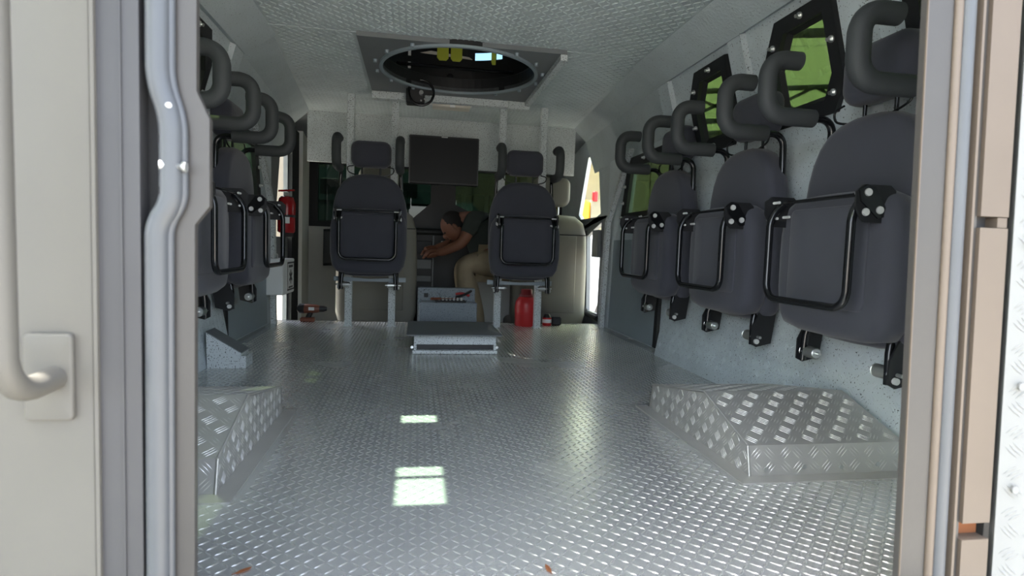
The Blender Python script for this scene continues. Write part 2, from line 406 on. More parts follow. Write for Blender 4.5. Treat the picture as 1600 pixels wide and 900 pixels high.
def wall_side(s, name):
    wall = struct(empty(name, (0, 0, 0)), ('right' if s > 0 else 'left') + ' side wall of painted tread plate with armoured windows')
    T = .03
    # lower skin
    prof = [(1.02, 0), (1.075, .30), (1.12, .92)]
    for (a, b) in zip(prof[:-1], prof[1:]):
        MB().prism([V(s * a[0], .70, a[1]), V(s * b[0], .70, b[1]), V(s * b[0], 2.78, b[1]), V(s * a[0], 2.78, a[1])], (s * T, 0, 0)).build('lower_panel', WALLP, wall)
        dv = V(s * (b[0] - a[0]), 0, b[1] - a[1]); ln = dv.length
        n = V(-s * dv.z * s, 0, dv.x * s); n = V(-s * abs(dv.z), 0, abs(dv.x)).normalized()
        q, g = lugs((s * a[0], 0, a[1]), (0, 1, 0), dv, n, [(.9, .02), (2.76, .02), (2.76, ln - .02), (.9, ln - .02)], 0.040, 0.026, 0.005, 0.0011, style='bars')
        lo = raw('tread_lug', q, g, WALLP, wall); lo['kind'] = 'stuff'
    # upper slanted skin with the window openings
    P = lambda y, z: V(s * slx(z), y, z)
    zb, zt = 0.985, 1.325
    bays = ((.70, 1.5), (1.5, 2.1), (2.1, 2.78))
    for (y0, y1), (yr, yf) in zip(bays, WINS):
        hx = hexwin(yr, yf, zb, zt, e=.03)
        outer = [(y0, 1.36), (y1, 1.36), (y1, hx[2][1]), (y1, .92), (y0, .92), (y0, hx[5][1])]
        MB().ring([P(*p) for p in outer], [P(*p) for p in hx], (s * .03, 0, .008)).build('window_bay', WALLP, wall)
    for y0, y1 in ((.70, .93), (1.46, 1.55), (2.055, 2.145), (2.69, 2.80)):
        MB().prism([P(y0, .93), P(y1, .93), P(y1, 1.357), P(y0, 1.357)], V(-s * .024, 0, -.007)).build('pillar', WALLP, wall)
    MB().prism([V(s * slx(1.36), .70, 1.36), V(s * (slx(1.36) - .03), .70, 1.345), V(s * .84, .70, CZ), V(s * .86, .70, CZ + .02), V(s * 1.03, .70, 1.38)], (0, 2.10, 0)).build('shoulder', SHOUL, wall)
    # front upper skin, smooth, flaring out towards the cab
    y0, y1 = 2.80, 4.32
    A = [V(s * 1.115, y0, 1.12), V(s * .99, y0, 1.36), V(s * .845, y0, CZ + .004)]
    B = [V(s * 1.14, y1, 1.12), V(s * 1.06, y1, 1.35), V(s * .955, y1, CZ + .004)]
    for i in range(2):
        MB().prism([A[i], A[i + 1], B[i + 1], B[i]], (s * .02, 0, .02)).build('upper_panel', SHOUL, wall)
    for (yr, yf) in WINS:
        side_window(s, yr, yf, zb, zt)
    return wall
wall_side(1, 'wall_right'); wall_side(-1, 'wall_left')

# --- side door area between the seats and the cab
def side_door(s, num):
    d = struct(empty('door_%d' % num, (0, 0, 0)), 'grey side door panel with a slanted armoured window, %s side' % ('right' if s > 0 else 'left'))
    x = s * 1.105
    hole = [(2.84, .74), (3.50, .74), (3.42, 1.06), (2.84, 1.06)]
    outer = [(2.78, .60), (3.86, .60), (3.86, 1.14), (2.78, 1.14)]
    MB().ring([V(x, y, z) for y, z in outer], [V(x, y, z) for y, z in hole], (s * .03, 0, 0)).build('door_skin', WALLP, d)
    MB().box(min(x, x + s * .03), max(x, x + s * .03), 2.78, 3.86, 0, .60).build('door_skin', WALLP, d)
    # window frame
    ho = [(2.80, .70), (3.56, .70), (3.46, 1.10), (2.80, 1.10)]; hi = [(2.86, .765), (3.47, .765), (3.40, 1.035), (2.86, 1.035)]
    wf = MB().ring([V(x, y, z) for y, z in ho], [V(x, y, z) for y, z in hi], (-s * .02, 0, 0)).build('window_frame', BLKSAT, d)
    MB().prism([V(x, y, z) for y, z in hi], (s * .03, 0, 0)).build('pane', DOORGL, d)
    for y, z in ((3.53, .74), (3.51, .83), (3.485, .93), (3.46, 1.03), (3.2, .73), (3.2, 1.07)):
        MB().tube([V(x - s * .018, y, z), V(x - s * .026, y, z), V(x - s * .0261, y, z), V(x - s * .038, y, z)], [.010, .010, .006, .006], 8).build('bolt', ZINC, wf)
    # lower smooth panel with rubber edge
    pl = [(2.96, .015), (3.70, .015), (3.66, .60), (2.93, .60)]
    MB().prism([V(s * 1.085, y, z) for y, z in pl], (s * .018, 0, 0)).build('lower_panel', PANEL, d)
    MB().prism([V(s * 1.085, y, z) for y, z in ((2.92, .01), (2.96, .01), (2.925, .60), (2.885, .60))], (s * .018, 0, 0)).build('rubber_edge', RUBBER, d)
    # speckled edge trim
    tr = [V(s * 1.09, 3.37, 1.15), V(s * 1.09, 3.74, .72), V(s * 1.09, 3.80, 0)]
    mb = MB()
    for a, b in zip(tr[:-1], tr[1:]):
        mb.prism([a, a + V(0, .045, 0), b + V(0, .045, 0), b], (-s * .03, 0, 0))
    mb.build('edge_trim', SPK, d)
    return d
side_door(1, 1); side_door(-1, 2)

# --- cab shell
cab = struct(empty('wall_front', (0, 0, 0)), 'cab front wall with windscreen and speckled header')
MB().box(-.97, .97, 4.30, 4.33, 1.09, CZ).build('header', SPK, cab)
MB().box(-1.16, 1.16, 5.27, 5.31, -.36, .665).build('firewall', IVORY, cab)
MB().prism([V(-1.18, 4.31, 1.44), V(1.18, 4.31, 1.44), V(1.18, 5.32, 1.28), V(-1.18, 5.32, 1.28)], (0, 0, .02)).build('cab_roof', PILLAR, cab)
# windscreen: black frame with two panes
def wpts(l): return [V(x, 5.26, z) for x, z in l]
Lo = [(-1.15, .66), (0.03, .66), (0.03, 1.28), (-1.15, 1.28)]; Li = [(-1.06, .71), (-.20, .71), (-.09, 1.20), (-1.06, 1.20)]
Ro = [(1.19, .66), (0.03, .66), (0.03, 1.28), (1.19, 1.28)]; Ri = [(1.09, .71), (.42, .71), (.14, 1.20), (1.09, 1.20)]
Li = [(-1.05, .71), (-.26, .74), (-.08, .90), (-.08, 1.20), (-1.05, 1.20)]; Lo = [(-1.15, .66), (-.1, .66), (0.03, .66), (0.03, 1.28), (-1.15, 1.28)]
Ri = [(1.10, .71), (.50, .74), (.14, .90), (.14, 1.20), (1.10, 1.20)]; Ro = [(1.19, .66), (.2, .66), (0.03, .66), (0.03, 1.28), (1.19, 1.28)]
for n_, o_, i_ in ((7, Lo, Li), (8, Ro, Ri)):
    w = struct(empty('window_%d' % n_, (0, 0, 0)))
    MB().ring(wpts(o_), wpts(i_), (0, .05, 0)).build('window_frame', BLKSAT, w)
    MB().prism([p + V(0, .02, 0) for p in wpts(i_)], (0, .03, 0)).build('pane', WSGL, w)
# dashboard
dash = tag(empty('dashboard', (0, 4.85, -.35)), 'black dashboard below the windscreen', 'dashboard')
MB().pad([(-.95, .68), (-.2, .72), (.0, .95), (.12, .95), (.45, .72), (1.0, .68), (1.0, .98), (.3, 1.02), (-.3, 1.02), (-.95, .98)], .06, .38, .03, lambda u, v, d: V(u, d, v)).build('dash_top', DASH, dash)
MB().bbox(-.22, .30, -.02, .30, .0, .98, .02).build('centre_stack', DASH, dash)
for i, (x, z, w, h) in enumerate(((-.14, .86, .07, .10), (-.14, .72, .07, .08), (-.14, .60, .07, .05))):
    MB().bbox(x - w, x + w, -.035, -.02, z - h / 2, z + h / 2, .004).build('dash_module', DASHG if i else SCREEN, dash)
MB().bbox(-.065, -.052, -.04, -.02, .50, .96, .003).build('dash_strip', DASHG, dash)
for x, z in ((.02, .90), (.17, .90)):
    MB().bbox(x - .015, x + .015, -.032, -.018, z - .015, z + .015, .003).build('dash_clip', WHITE, dash)
cabfloor = struct(MB().box(-1.16, 1.16, 3.99, 5.28, -.38, -.35).build('floor_cab', RUBBER), 'black rubber cab floor below the step'); cabfloor.name = 'floor_cab'
# cab side walls with openings
def cab_side(s, holes, name):
    w = struct(empty(name, (0, 0, 0)))
    return w
cr = struct(empty('wall_cab_right', (0, 0, 0)), 'grey right cab side with window and open door gap')
x = 1.13
win = [(4.10, .80), (4.50, .72), (4.68, .82), (4.47, 1.26), (4.22, 1.26)]
MB().ring([V(x, y, z) for y, z in ((3.84, .78), (4.5, .70), (5.30, .78), (5.30, 1.44), (3.84, 1.44))], [V(x, y, z) for y, z in win], (.03, 0, 0)).build('door_upper', SHOUL, cr)
low = [(4.09, .06), (4.36, .06), (4.42, .64), (4.07, .735)]
MB().ring([V(x, y, z) for y, z in ((3.84, -.36), (5.30, -.36), (5.30, .78), (3.84, .78))], [V(x, y, z) for y, z in low], (.03, 0, 0)).build('door_lower', PILLAR, cr)
MB().tube(fillet([V(1.125, 4.44, .68), V(1.125, 4.40, .04), V(1.125, 4.06, .03)], .08), .02, 8).build('door_seal', RUBBER, cr)
MB().bbox(1.10, 1.13, 4.05, 4.19, .48, .68, .005).build('arm_rest', PILLAR, cr)
cl = struct(empty('wall_cab_left', (0, 0, 0)), 'left cab side with window and pale pillar')
x = -1.13
winl = [(4.06, .55), (4.46, .55), (4.44, 1.24), (4.24, 1.24)]
MB().ring([V(x, y, z) for y, z in ((3.84, .40), (5.30, .40), (5.30, 1.44), (3.84, 1.44))], [V(x, y, z) for y, z in winl], (-.03, 0, 0)).build('door_upper', PILLAR, cl)
MB().ring([V(x, y, z) for y, z in ((3.84, -.36), (5.30, -.36), (5.30, .40), (3.84, .40))], [V(x, y, z) for y, z in ((4.08, -.25), (4.44, -.25), (4.44, .30), (4.12, .36))], (-.03, 0, 0)).build('door_lower', PILLAR, cl)
MB().box(-1.129, -1.10, 4.46, 4.70, -.35, 1.35).build('dark_pillar', RUBBER, cl)
MB().box(-1.129, -1.08, 4.74, 5.02, -.35, 1.40).build('pale_pillar', IVORY, cl)

# ================================================================== REAR DOORWAY
wr = struct(empty('wall_rear', (0, 0, 0)), 'rear body wall around the doorway')
MB().box(-1.16, -.55, .72, .76, -.1, 1.5).build('rear_skin', JAMB, wr)
MB().box(.66, 1.16, .72, .76, -.1, 1.5).build('rear_skin', JAMB, wr)
MB().box(-1.16, 1.16, .72, .76, 1.30, 1.50).build('rear_skin', JAMB, wr)
# left jamb
tl = struct(empty('trim_1', (-.445, .70, 0)), 'left door jamb with stepped flange and rubber seal')
def xz(l, y): return [V(a, y, b) for a, b in l]
ZT = 1.42
step = [(-.030, -.1), (.0, -.1), (.002, .535), (.0165, .556), (.0165, .652), (.003, .682), (.003, ZT), (-.030, ZT), (-.030, .69), (-.016, .66), (-.016, .552), (-.030, .53)]
# flange follows the step: main face, thick sideways return
pathI = [(-.002, -.1), (.0, .535), (.0155, .556), (.0155, .652), (.002, .682), (.004, ZT)]
pathO = [(-.028, -.1), (-.026, .530), (-.010, .552), (-.010, .655), (-.024, .687), (-.022, ZT)]
mb = MB()
for i in range(5):
    mb.prism(xz([pathI[i], pathI[i + 1], pathO[i + 1], pathO[i]], 0), (0, .010, 0))
mb.build('flange', JAMB, tl)
sp = fillet([V(-.037, -.006, -.1), V(-.036, -.006, .535), V(-.021, -.006, .556), V(-.021, -.006, .652), V(-.034, -.006, .685), V(-.032, -.006, ZT)], .03)
MB().tube([p for p in sp], .0125, 14).build('seal', SEAL, tl)
MB().tube(fillet([V(-.026, -.004, -.1), V(-.0245, -.004, .535), V(-.010, -.004, .556), V(-.010, -.004, .652), V(-.0225, -.004, .685), V(-.021, -.004, ZT)], .03), .005, 10).build('seal_lip', SEAL, tl)
MB().box(-.052, -.030, .012, .05, -.1, ZT).build('gap', RUBBER, tl)
MB().box(-.100, -.0515, -.010, .05, -.1, ZT).build('channel', JAMBD, tl)
MB().box(-.0705, -.0685, -.012, -.009, -.1, ZT).build('channel_rib', JAMBD, tl)
MB().tube([V(-.030, -.012, .598), V(-.022, -.012, .598), V(-.0219, -.012, .598), V(-.008, -.012, .597), V(-.0079, -.012, .597), V(-.004, -.012, .597)], [.006, .006, .0035, .0035, .006, .006], 8).build('bolt', ZINC, tl)
for z in (.626, .570): MB().bbox(-.032, -.028, -.014, -.008, z - .005, z + .005, .001).build('rivet', BLKSAT, tl)
MB().tube([V(-.021, -.016, .661), V(-.019, -.018, .661)], .003, 8).build('rivet', BOLTW, tl)
# left door leaf with handle
dl = struct(empty('door_3', (-.53, .695, 0)), 'pale grey left door leaf with a tubular handle')
MB().bbox(-.55, -.012, -.008, .03, -.12, ZT, .002).build('leaf', LEAF, dl)
MB().box(-.012, -.008, -.010, .03, -.12, ZT).build('leaf_edge', LEAF, dl)
hp = MB().pad(rrect(.0265, .30, .405, .006), .0, .008, .003, lambda u, v, d: V(-.054 + u * .9, -.008 - d, (v - .30) * .9 + .319), n=3); hp.build('handle_plate', LEAF, dl)
hnd = fillet([V(-.047, -.012, .366), V(-.048, -.092, .363), V(-.050, -.092, 1.06), V(-.047, -.012, 1.06)], .045, 10)
MB().tube(hnd, .0125, 16).build('handle', LEAF, dl)
# right jamb
trj = struct(empty('trim_2', (.485, .70, 0)), 'right door jamb with flange, seal and beige frame')
LN = -.034
def strip(mb, x0, x1, y0, y1, z0=-.1, z1=ZT):
    a = LN
    vs = [V(x + a * z, y, z) for z in (z0, z1) for y in (y0, y1) for x in (x0, x1)]
    return mb.add(vs, [(0, 2, 3, 1), (4, 5, 7, 6), (0, 1, 5, 4), (2, 6, 7, 3), (0, 4, 6, 2), (1, 3, 7, 5)])
strip(MB(), .013, .0145, -.004, -.0015).build('flange_highlight', BEIGE, trj)  # thin lighter strip: the edge highlight is put into its colour
strip(MB(), .013, .055, -.0015, .008).build('flange', JAMB, trj)
MB().tube([V(.062 + LN * z, -.002, z) for z in (-.1, .4, .9, ZT)], .006, 10).build('seal_lip', BEIGE, trj)
MB().tube([V(.076 + LN * z, -.002, z) for z in (-.1, .4, .9, ZT)], .0105, 12).build('seal', SEAL, trj)
strip(MB(), .085, .093, .012, .05).build('gap', RUBBER, trj)
strip(MB(), .093, .097, -.010, .05).build('lip', BEIGE, trj)
strip(MB(), .097, .110, -.002, .05).build('channel', JAMB, trj)
# beige frame with a latch slot
for z0, z1 in ((-.1, .12), (.145, .572), (.588, ZT)):
    strip(MB(), .110, .156, -.008, .05, z0, z1).build('frame', BEIGE, trj)
strip(MB(), .110, .156, .012, .05, .572, .588).build('latch_slot', JAMBD, trj)
strip(MB(), .140, .156, -.006, .012, .573, .587).build('latch_tongue', BEIGE, trj)
strip(MB(), .110, .156, .012, .05, .12, .145).build('rust_slot', RUST, trj)
# white open door leaf on the right
dr = struct(empty('door_4', (.648, .69, 0)), 'white tread plate door leaf standing open on the right')
M_ = Matrix.Rotation(math.radians(-38), 4, 'Z')
sh = lambda p: V(p.x + LN * p.z, p.y, p.z)
lf = [sh(M_ @ V(a, b, c)) for c in (-.1, ZT) for b in (0, .03) for a in (0, .85)]
MB().add(lf, [(0, 2, 3, 1), (4, 5, 7, 6), (0, 1, 5, 4), (2, 6, 7, 3), (0, 4, 6, 2), (1, 3, 7, 5)]).build('leaf', WHITEP, dr)
q, g = lugs((0, 0, 0), (1, 0, 0), (0, 0, 1), (0, -1, 0), [(0.005, 0), (.4, 0), (.4, 1.3), (.005, 1.3)], 0.030, 0.022, 0.004, 0.001, style='bars')
q = [tuple(sh(M_ @ Vector(p))) for p in q]
lo = raw('tread_lug', q, g, WHITEP, dr); lo['kind'] = 'stuff'
for z in (.2, .35, .55): MB().lathe([(.006, 0), (.006, .003), (.003, .004)], sh(M_ @ V(.02, -.004, z)), 'y', 8).build('rivet', WHITEP, dr)

# ================================================================== WHEEL ARCHES
def arch(s, label):
    a = tag(empty('wheel_arch_box', (s * .59, 1.22, 0)), label, 'wheel arch', 'tread plate wheel arch boxes')
    # profile in (y,z) relative to y=1.22 ; width from x=0 outwards to .46
    pr_ = [(0.0, 0.0), (.015, .072), (.235, .148), (.58, .085), (.60, 0.0)]
    Wd = .425
    inX = [0.0, -.006, -.012, -.010, -.004]
    def Q(i, w): return V(s * (inX[i] * -1 * 0 + w), pr_[i][0], pr_[i][1])
    names = ('rear_panel', 'top_panel', 'ramp_panel', 'front_panel')
    for i in range(4):
        P0, P1, P2, P3 = Q(i, 0), Q(i, Wd), Q(i + 1, Wd), Q(i + 1, 0)
        U = V(s, 0, 0); Wv = (P3 - P0); ln = Wv.length; n = V(0, -Wv.z, Wv.y).normalized()
        pn = MB().prism([P0, P1, P2, P3], n * -.004).build(names[i], ARCHM, a)
        q, g = lugs(P0, U, Wv, n, [(.004, .003), (Wd, .003), (Wd, ln - .003), (.004, ln - .003)], .038, .029, .0027, .0009, style='bars')
        if q: lo = raw('tread_lug', q, g, ARCHL, pn); lo['kind'] = 'stuff'
    side = [Q(i, 0) for i in range(5)]
    pn = MB().prism(side, (s * .004, 0, 0)).build('side_panel', ARCHM, a)
    q, g = lugs((0, 0, 0), (0, 1, 0), (0, 0, 1), (-s, 0, 0), [(p[0], p[1]) for p in pr_], .034, .026, .0026, .0009, style='bars')
    lo = raw('tread_lug', q, g, ARCHL, pn); lo['kind'] = 'stuff'
    # floor flange
    x0, x1 = sorted((-s * .040, 0)); MB().box(x0, x1, -.04, .62, 0.0, .0035).build('flange', ARCHM, a)
    x0, x1 = sorted((0, s * .42)); MB().box(x0, x1, -.04, 0.0, 0.0, .0035).build('flange', ARCHM, a)
    for k in range(4):
        MB().lathe([(.006, 0), (.006, .002), (.003, .004)], V(s * (.04 + .1 * k), -.004, .02 + .004 * (k % 2)), 'y', 8).build('rivet', ZINC, a)
    for p, q2 in ((0, 1), (1, 2), (2, 3)):
        MB().tube([Q(p, 0), Q(q2, 0)], .003, 6).build('weld_bead', ARCHM, a)
    return a
arch(1, 'tread plate wheel arch box at the foot of the right wall')
arch(-1, 'tread plate wheel arch box partly hidden by the left door jamb')

# ================================================================== FOLDING SEATS
ZB = 0.25
def make_seat():
    t = empty('folding_seat')
    P = lambda u, v, d: V(u, -d, v - ZB)
    half = [(0.0, .300), (.09, .302), (.165, .312), (.200, .345), (.214, .42), (.222, .52), (.224, .62), (.222, .70), (.213, .76), (.196, .815), (.170, .862), (.135, .896), (.09, .916), (.045, .924)]
    outl = half + [(0.0, .926)] + [(-u, v) for u, v in half[:0:-1]]
    bk = MB().pad(outl, .008, .088, .030, P, dome=.006).build('backrest', FABRIC, t)
    MB().bbox(-.15, .15, -.012, .002, .36 - ZB, .84 - ZB, .003).build('back_plate', BLKSAT, bk)
    po = [(0, .318), (.12, .320), (.185, .332), (.213, .37), (.224, .44), (.226, .53), (.224, .60), (.214, .655), (.190, .692), (.15, .708), (.08, .712)]
    outl = po + [(0, .713)] + [(-u, v) for u, v in po[:0:-1]]
    sp_ = MB().pad(outl, .070, .165, .040, P, n=6, dome=.004).build('seat_pan', FABRIC, t)
    MB().pad(rrect(.150, .40, .672, .02), .160, .1710, .004, P, n=2).build('pan_board', FABRIC, sp_)
    # U shaped leg frame
    UD = .228
    u = fillet([P(-.160, .690, .190), P(-.163, .650, UD), P(-.163, .410, UD), P(.163, .410, UD), P(.163, .650, UD), P(.160, .690, .190)], .042)
    uf = MB().tube(u, .0105, 12).build('leg_frame', BLKPAINT, t)
    MB().cyl(P(-.19, .692, .196), P(.19, .692, .196), .005, 8).build('hinge_rod', BLKPAINT, uf)
    for s in (-1, 1):
        # hinge bracket: plate standing across the seat edge with round bolts
        pl = [(.130, .622), (.212, .622), (.222, .632), (.236, .66), (.236, .695), (.216, .712), (.145, .712), (.130, .70)]
        br = MB().prism([P(s * .178, v, d) for d, v in pl], V(s * .006, 0, 0)).build('hinge_bracket', BLKSAT, t)
        pl2 = [(.178, .632), (.226, .672), (.232, .698), (.212, .712), (.190, .705), (.160, .66), (.160, .636)]
        MB().prism([P(s * .184, v, d) for d, v in pl2], V(s * .005, 0, 0)).build('link_plate', BLKPAINT, br)
        for d, v in ((.210, .693), (.176, .652), (.214, .646)):
            MB().tube([P(s * .150, v, d), P(s * .150001, v, d), P(s * .189, v, d), P(s * .1891, v, d), P(s * .193, v, d)], [.004, .004, .004, .0098, .0088], 14).build('bolt', BOLTW, br)
        # lower pivot bracket with coil spring
        lb = [(.015, .345), (.075, .345), (.105, .285), (.105, .225), (.085, .215), (.03, .228)]
        b2 = MB().prism([P(s * .172, v, d) for d, v in lb], V(s * .006, 0, 0)).build('pivot_bracket', BLKSAT, t)
        MB().tube([P(s * .150, .37, .075), P(s * .158, .30, .09), P(s * .162, .222, .092)], .0105, 10).build('pivot_arm', BLKPAINT, t)
        prf = []
        for k in range(22):
            prf.append((.0155 + .0022 * math.cos(math.pi * k), k * .0026))
        MB().lathe(prf, P(s * .140, .250, .084) - V(.0273, 0, 0), 'x', 14).build('spring', ZINC, b2)
        MB().cyl(P(s * .10, .250, .082), P(s * .195, .250, .082), .005, 10).build('pivot_pin', ZINC, b2)
        MB().tube([P(s * .178, .235, .088), P(s * .186, .235, .088)], .009, 10).build('bolt', BOLTW, b2)
        # C shaped padded head bar
        pts = fillet([P(s * .178, .950, .100), P(s * .178, .950, .255), P(s * .178, 1.113, .255), P(s * .178, 1.113, .155)], .050, 7)
        pd = MB().tube(pts, .0265, 18).build('head_bar', FOAM, t)
        pts = fillet([P(s * .178, .950, .11), P(s * .178, .950, .032), P(s * .186, .78, .032)], .045, 6)
        MB().tube(pts, .0115, 10).build('bar_tube', BLKPAINT, pd)
        # headrest post and belt hook
        MB().cyl(P(s * .055, .90, .03), P(s * .055, .985, .03), .0055, 8).build('headrest_post', BLKPAINT, t)
        hk = fillet([P(s * .075, .915, .06), P(s * .115, .925, .06), P(s * .135, .935, .06), P(s * .14, .965, .06), P(s * .10, .972, .06)], .012, 4)
        MB().tube(hk, .0035, 6).build('belt_hook', BLKPAINT, t)
    hl = rrect(.120, .966, 1.128, .048, 6)
    MB().pad(hl, -.018, .070, .034, P, dome=.004).build('headrest', FABRIC, t)
    return t
seat0 = make_seat()
SX = 1.065
spots = [
    (SX, 1.415, -.010, -90, 'black folding seat on the right wall nearest the open door', 'folding seats on the side walls'),
    (SX, 2.01, -.008, -90, 'black folding seat in the middle of the three along the right wall', 'folding seats on the side walls'),
    (SX, 2.66, -.002, -90, 'black folding seat on the right wall furthest in, before the side window', 'folding seats on the side walls'),
    (-SX, 2.15, .0, 90, 'black folding seat on the left wall, cut off by the door jamb', 'folding seats on the side walls'),
    (-SX, 2.79, .0, 90, 'black folding seat on the left wall beside the fire extinguisher', 'folding seats on the side walls'),
    (-.482, 3.715, .02, 0, 'black folding seat on two posts left of the monitor', 'folding seats facing the rear door'),
    (.475, 3.715, .02, 0, 'black folding seat on two posts right of the monitor, above the red jug', 'folding seats facing the rear door')]
for i, (x, y, dz, a, lab, grp) in enumerate(spots):
    o = seat0 if i == 0 else copy_tree(seat0)
    o.location = (x, y, ZB + dz); o.rotation_euler = (0, 0, math.radians(a)); tag(o, lab, 'seat', grp)

# floor to ceiling posts behind the two rear-facing seats
for x, lab in ((-.613, 'speckled grey post behind the left rear-facing seat, outer one'), (-.345, 'speckled grey post behind the left rear-facing seat, next to the monitor'),
               (.336, 'speckled grey post behind the right rear-facing seat, next to the monitor'), (.606, 'speckled grey post behind the right rear-facing seat, outer one')):
    t = tag(empty('support_post', (x, 3.752, 0)), lab, 'post', 'floor to ceiling seat posts')
    MB().bbox(-.022, .022, -.022, .022, 0, CZ, .003).build('post', SPK, t)
    MB().box(-.028, .028, -.028, .028, 0, .005).build('foot_plate', SPK, t)
for x0, x1, lab in ((-.70, -.26, 'pale cross plate under the left rear-facing seat'), (.26, .69, 'pale cross plate under the right rear-facing seat')):
    t = MB().prism([V(x0 - (x0 + x1) / 2, 0, 0), V(x1 - (x0 + x1) / 2, 0, 0), V(x1 - (x0 + x1) / 2, 0, .03), V(0, 0, .016), V(x0 - (x0 + x1) / 2, 0, .03)], (0, .006, 0)).build('seat_cross_plate', PANEL)
    place(t, (x0 + x1) / 2, 3.722, .285); tag(t, lab, 'seat mount', 'seat cross plates')

# ================================================================== FOOT PLATFORM
t = tag(empty('foot_platform', (0, 2.79, 0)), 'low grey platform on a speckled box in the middle of the floor', 'platform')
MB().bbox(-.235, .225, -.045, .46, .094, .100, .002).build('top_plate', PILLAR, t)
MB().bbox(-.20, .20, .0, .40, .046, .094, .002).build('box', SPK, t)
MB().box(-.185, .185, .02, .38, .020, .046).build('recess', BLKSAT, t)
MB().bbox(-.207, .205, -.012, .41, 0.002, .019, .002).build('base', SPK, t)
for x in (-.193, .193): MB().box(x - .006, x + .006, -.002, .02, .019, .05).build('leg', SPK, t)
for x in (-.208, .202): MB().tube([V(x, -.006, .035), V(x, -.014, .035)], .007, 8).build('bolt', ZINC, t)

# ================================================================== ROOF HATCH
t = tag(empty('roof_hatch_ring', (0, 3.04, CZ)), 'round roof hatch ring on a square grey frame', 'roof hatch')
def rr2(x0, x1, y0, y1, r):
    o_, i_ = rect_ring(x0, x1, x0, x1, y0, y1, r); return [p - HC for p in o_], [p - HC for p in i_]
o_, i_ = rr2(-.475, .465, 2.645, 3.56, .388)
MB().ring([p + V(0, 0, -.022) for p in o_], [p + V(0, 0, -.022) for p in i_], (0, 0, .020)).build('flange', PILLAR, t)
n = 64
circ = lambda r, z: [V(r * math.cos(2 * math.pi * k / n), r * math.sin(2 * math.pi * k / n), z) for k in range(n)]
MB().ring(circ(.402, -.034), circ(.385, -.034), (0, 0, .012)).build('ring_lip', PANEL, t)
MB().ring(circ(.402, -.021), circ(.388, -.021), (0, 0, .072)).build('ring_wall', BLKSAT, t)
for k in range(16):
    a = 2 * math.pi * (k + .5) / 16
    if abs(math.sin(a)) > .92: continue
    MB().lathe([(.009, -.036), (.009, -.024), (.012, -.022)], V(.425 * math.cos(a), .425 * math.sin(a), 0), 'z', 6).build('bolt', PANEL, t)
MB().bbox(-.475, .465, .505, .545, -.062, -.002, .002).build('front_beam', SPK, t)
MB().bbox(-.475, -.33, .495, .55, -.066, -.026, .002).build('beam_end', SPK, t)
MB().bbox(.335, .465, .495, .55, -.070, -.026, .002).build('beam_end', SPK, t)
MB().bbox(.435, .468, -.395, .505, -.05, -.022, .002).build('side_beam', SPK, t)
# turret above the hatch
tt = tag(empty('gun_turret', (0, 3.04, CZ + .05)), 'dark turret interior seen through the round roof hatch', 'turret')
wl = MB(); pn_ = MB(); pn2 = MB(); nn = 120
def tw(k, z): a = 2 * math.pi * k / nn; return V(.46 * math.cos(a), .46 * math.sin(a), z)
for k in range(nn):
    deg = 360 * (k + .5) / nn
    open_ = (53 < deg < 76) or (32 < deg < 45)
    bands = ((0, .13), (.172, .34)) if open_ else ((0, .34),)
    if open_: (pn_ if deg > 50 else pn2).add([tw(k, .13), tw(k + 1, .13), tw(k + 1, .172), tw(k, .172)], [(0, 1, 2, 3)])
    for z0, z1 in bands: wl.add([tw(k, z0), tw(k + 1, z0), tw(k + 1, z1), tw(k, z1)], [(0, 1, 2, 3)])
wl.build('drum_wall', BLKSAT, tt); pn_.build('vision_pane', CYANGL, tt); pn2.build('vision_pane', CYANGL, tt)
MB().ring(circ(.47, 0), circ(.385, 0), (0, 0, .004)).build('drum_floor', BLKSAT, tt)
MB().lathe([(.46, .34), (.46, .35)], (0, 0, 0), 'z', 48).build('roof', BLKSAT, tt)
MB().bbox(-.33, .33, .30, .32, .03, .045, .003).build('cross_bar', BLKPAINT, tt)
for x, w in ((-.072, .033), (.006, .033), (.225, .015)):
    MB().prism([V(x - w, .395, .26), V(x + w, .395, .26), V(x + w, .395, .115), V(x + w * .6, .395, .100), V(x - w * .6, .395, .100), V(x - w, .395, .115)], (0, .004, 0)).build('strap', YELLOW, tt)
MB().prism([V(-.20, .40, .135), V(.10, .40, .120), V(.08, .40, .132), V(-.14, .40, .150)], (0, .006, 0)).build('sun_visor', LAMPC, tt)
for z0, z1 in ((.10, .145), (.03, .065)): MB().box(-.268, -.252, .355, .36, z0, z1).build('slot_plate', WHITE, tt)
MB().tube([V(-.027, .44, .012), V(-.027, .40, .012)], .02, 12).build('knob', BLKPAINT, tt)
# hand wheel
t = tag(empty('hand_wheel', (-.215, 3.43, 1.385)), 'black turret hand wheel with gearbox hanging under the hatch frame', 'hand wheel')
n = 32
MB().tube([V(.025 + .07 * math.cos(2 * math.pi * k / n), -.05, .07 * math.sin(2 * math.pi * k / n)) for k in range(n + 1)], .0075, 8, False).build('rim', BLKPAINT, t)
MB().bbox(-.06, .045, -.03, .05, -.055, .03, .006).build('gearbox', BLKSAT, t)
MB().bbox(-.035, -.015, -.02, .02, .03, .10, .003).build('shaft', BLKSAT, t)
MB().bbox(.02, .10, -.055, -.045, -.012, .015, .003).build('spoke', BLKSAT, t)
MB().tube([V(.025, -.03, 0), V(.025, -.058, 0)], .012, 12).build('hub', ZINC, t)
for x, z in ((-.045, .015), (.025, -.04), (.045, -.03)): MB().tube([V(x, -.03, z), V(x, -.036, z)], .005, 8).build('bolt', ZINC, t)
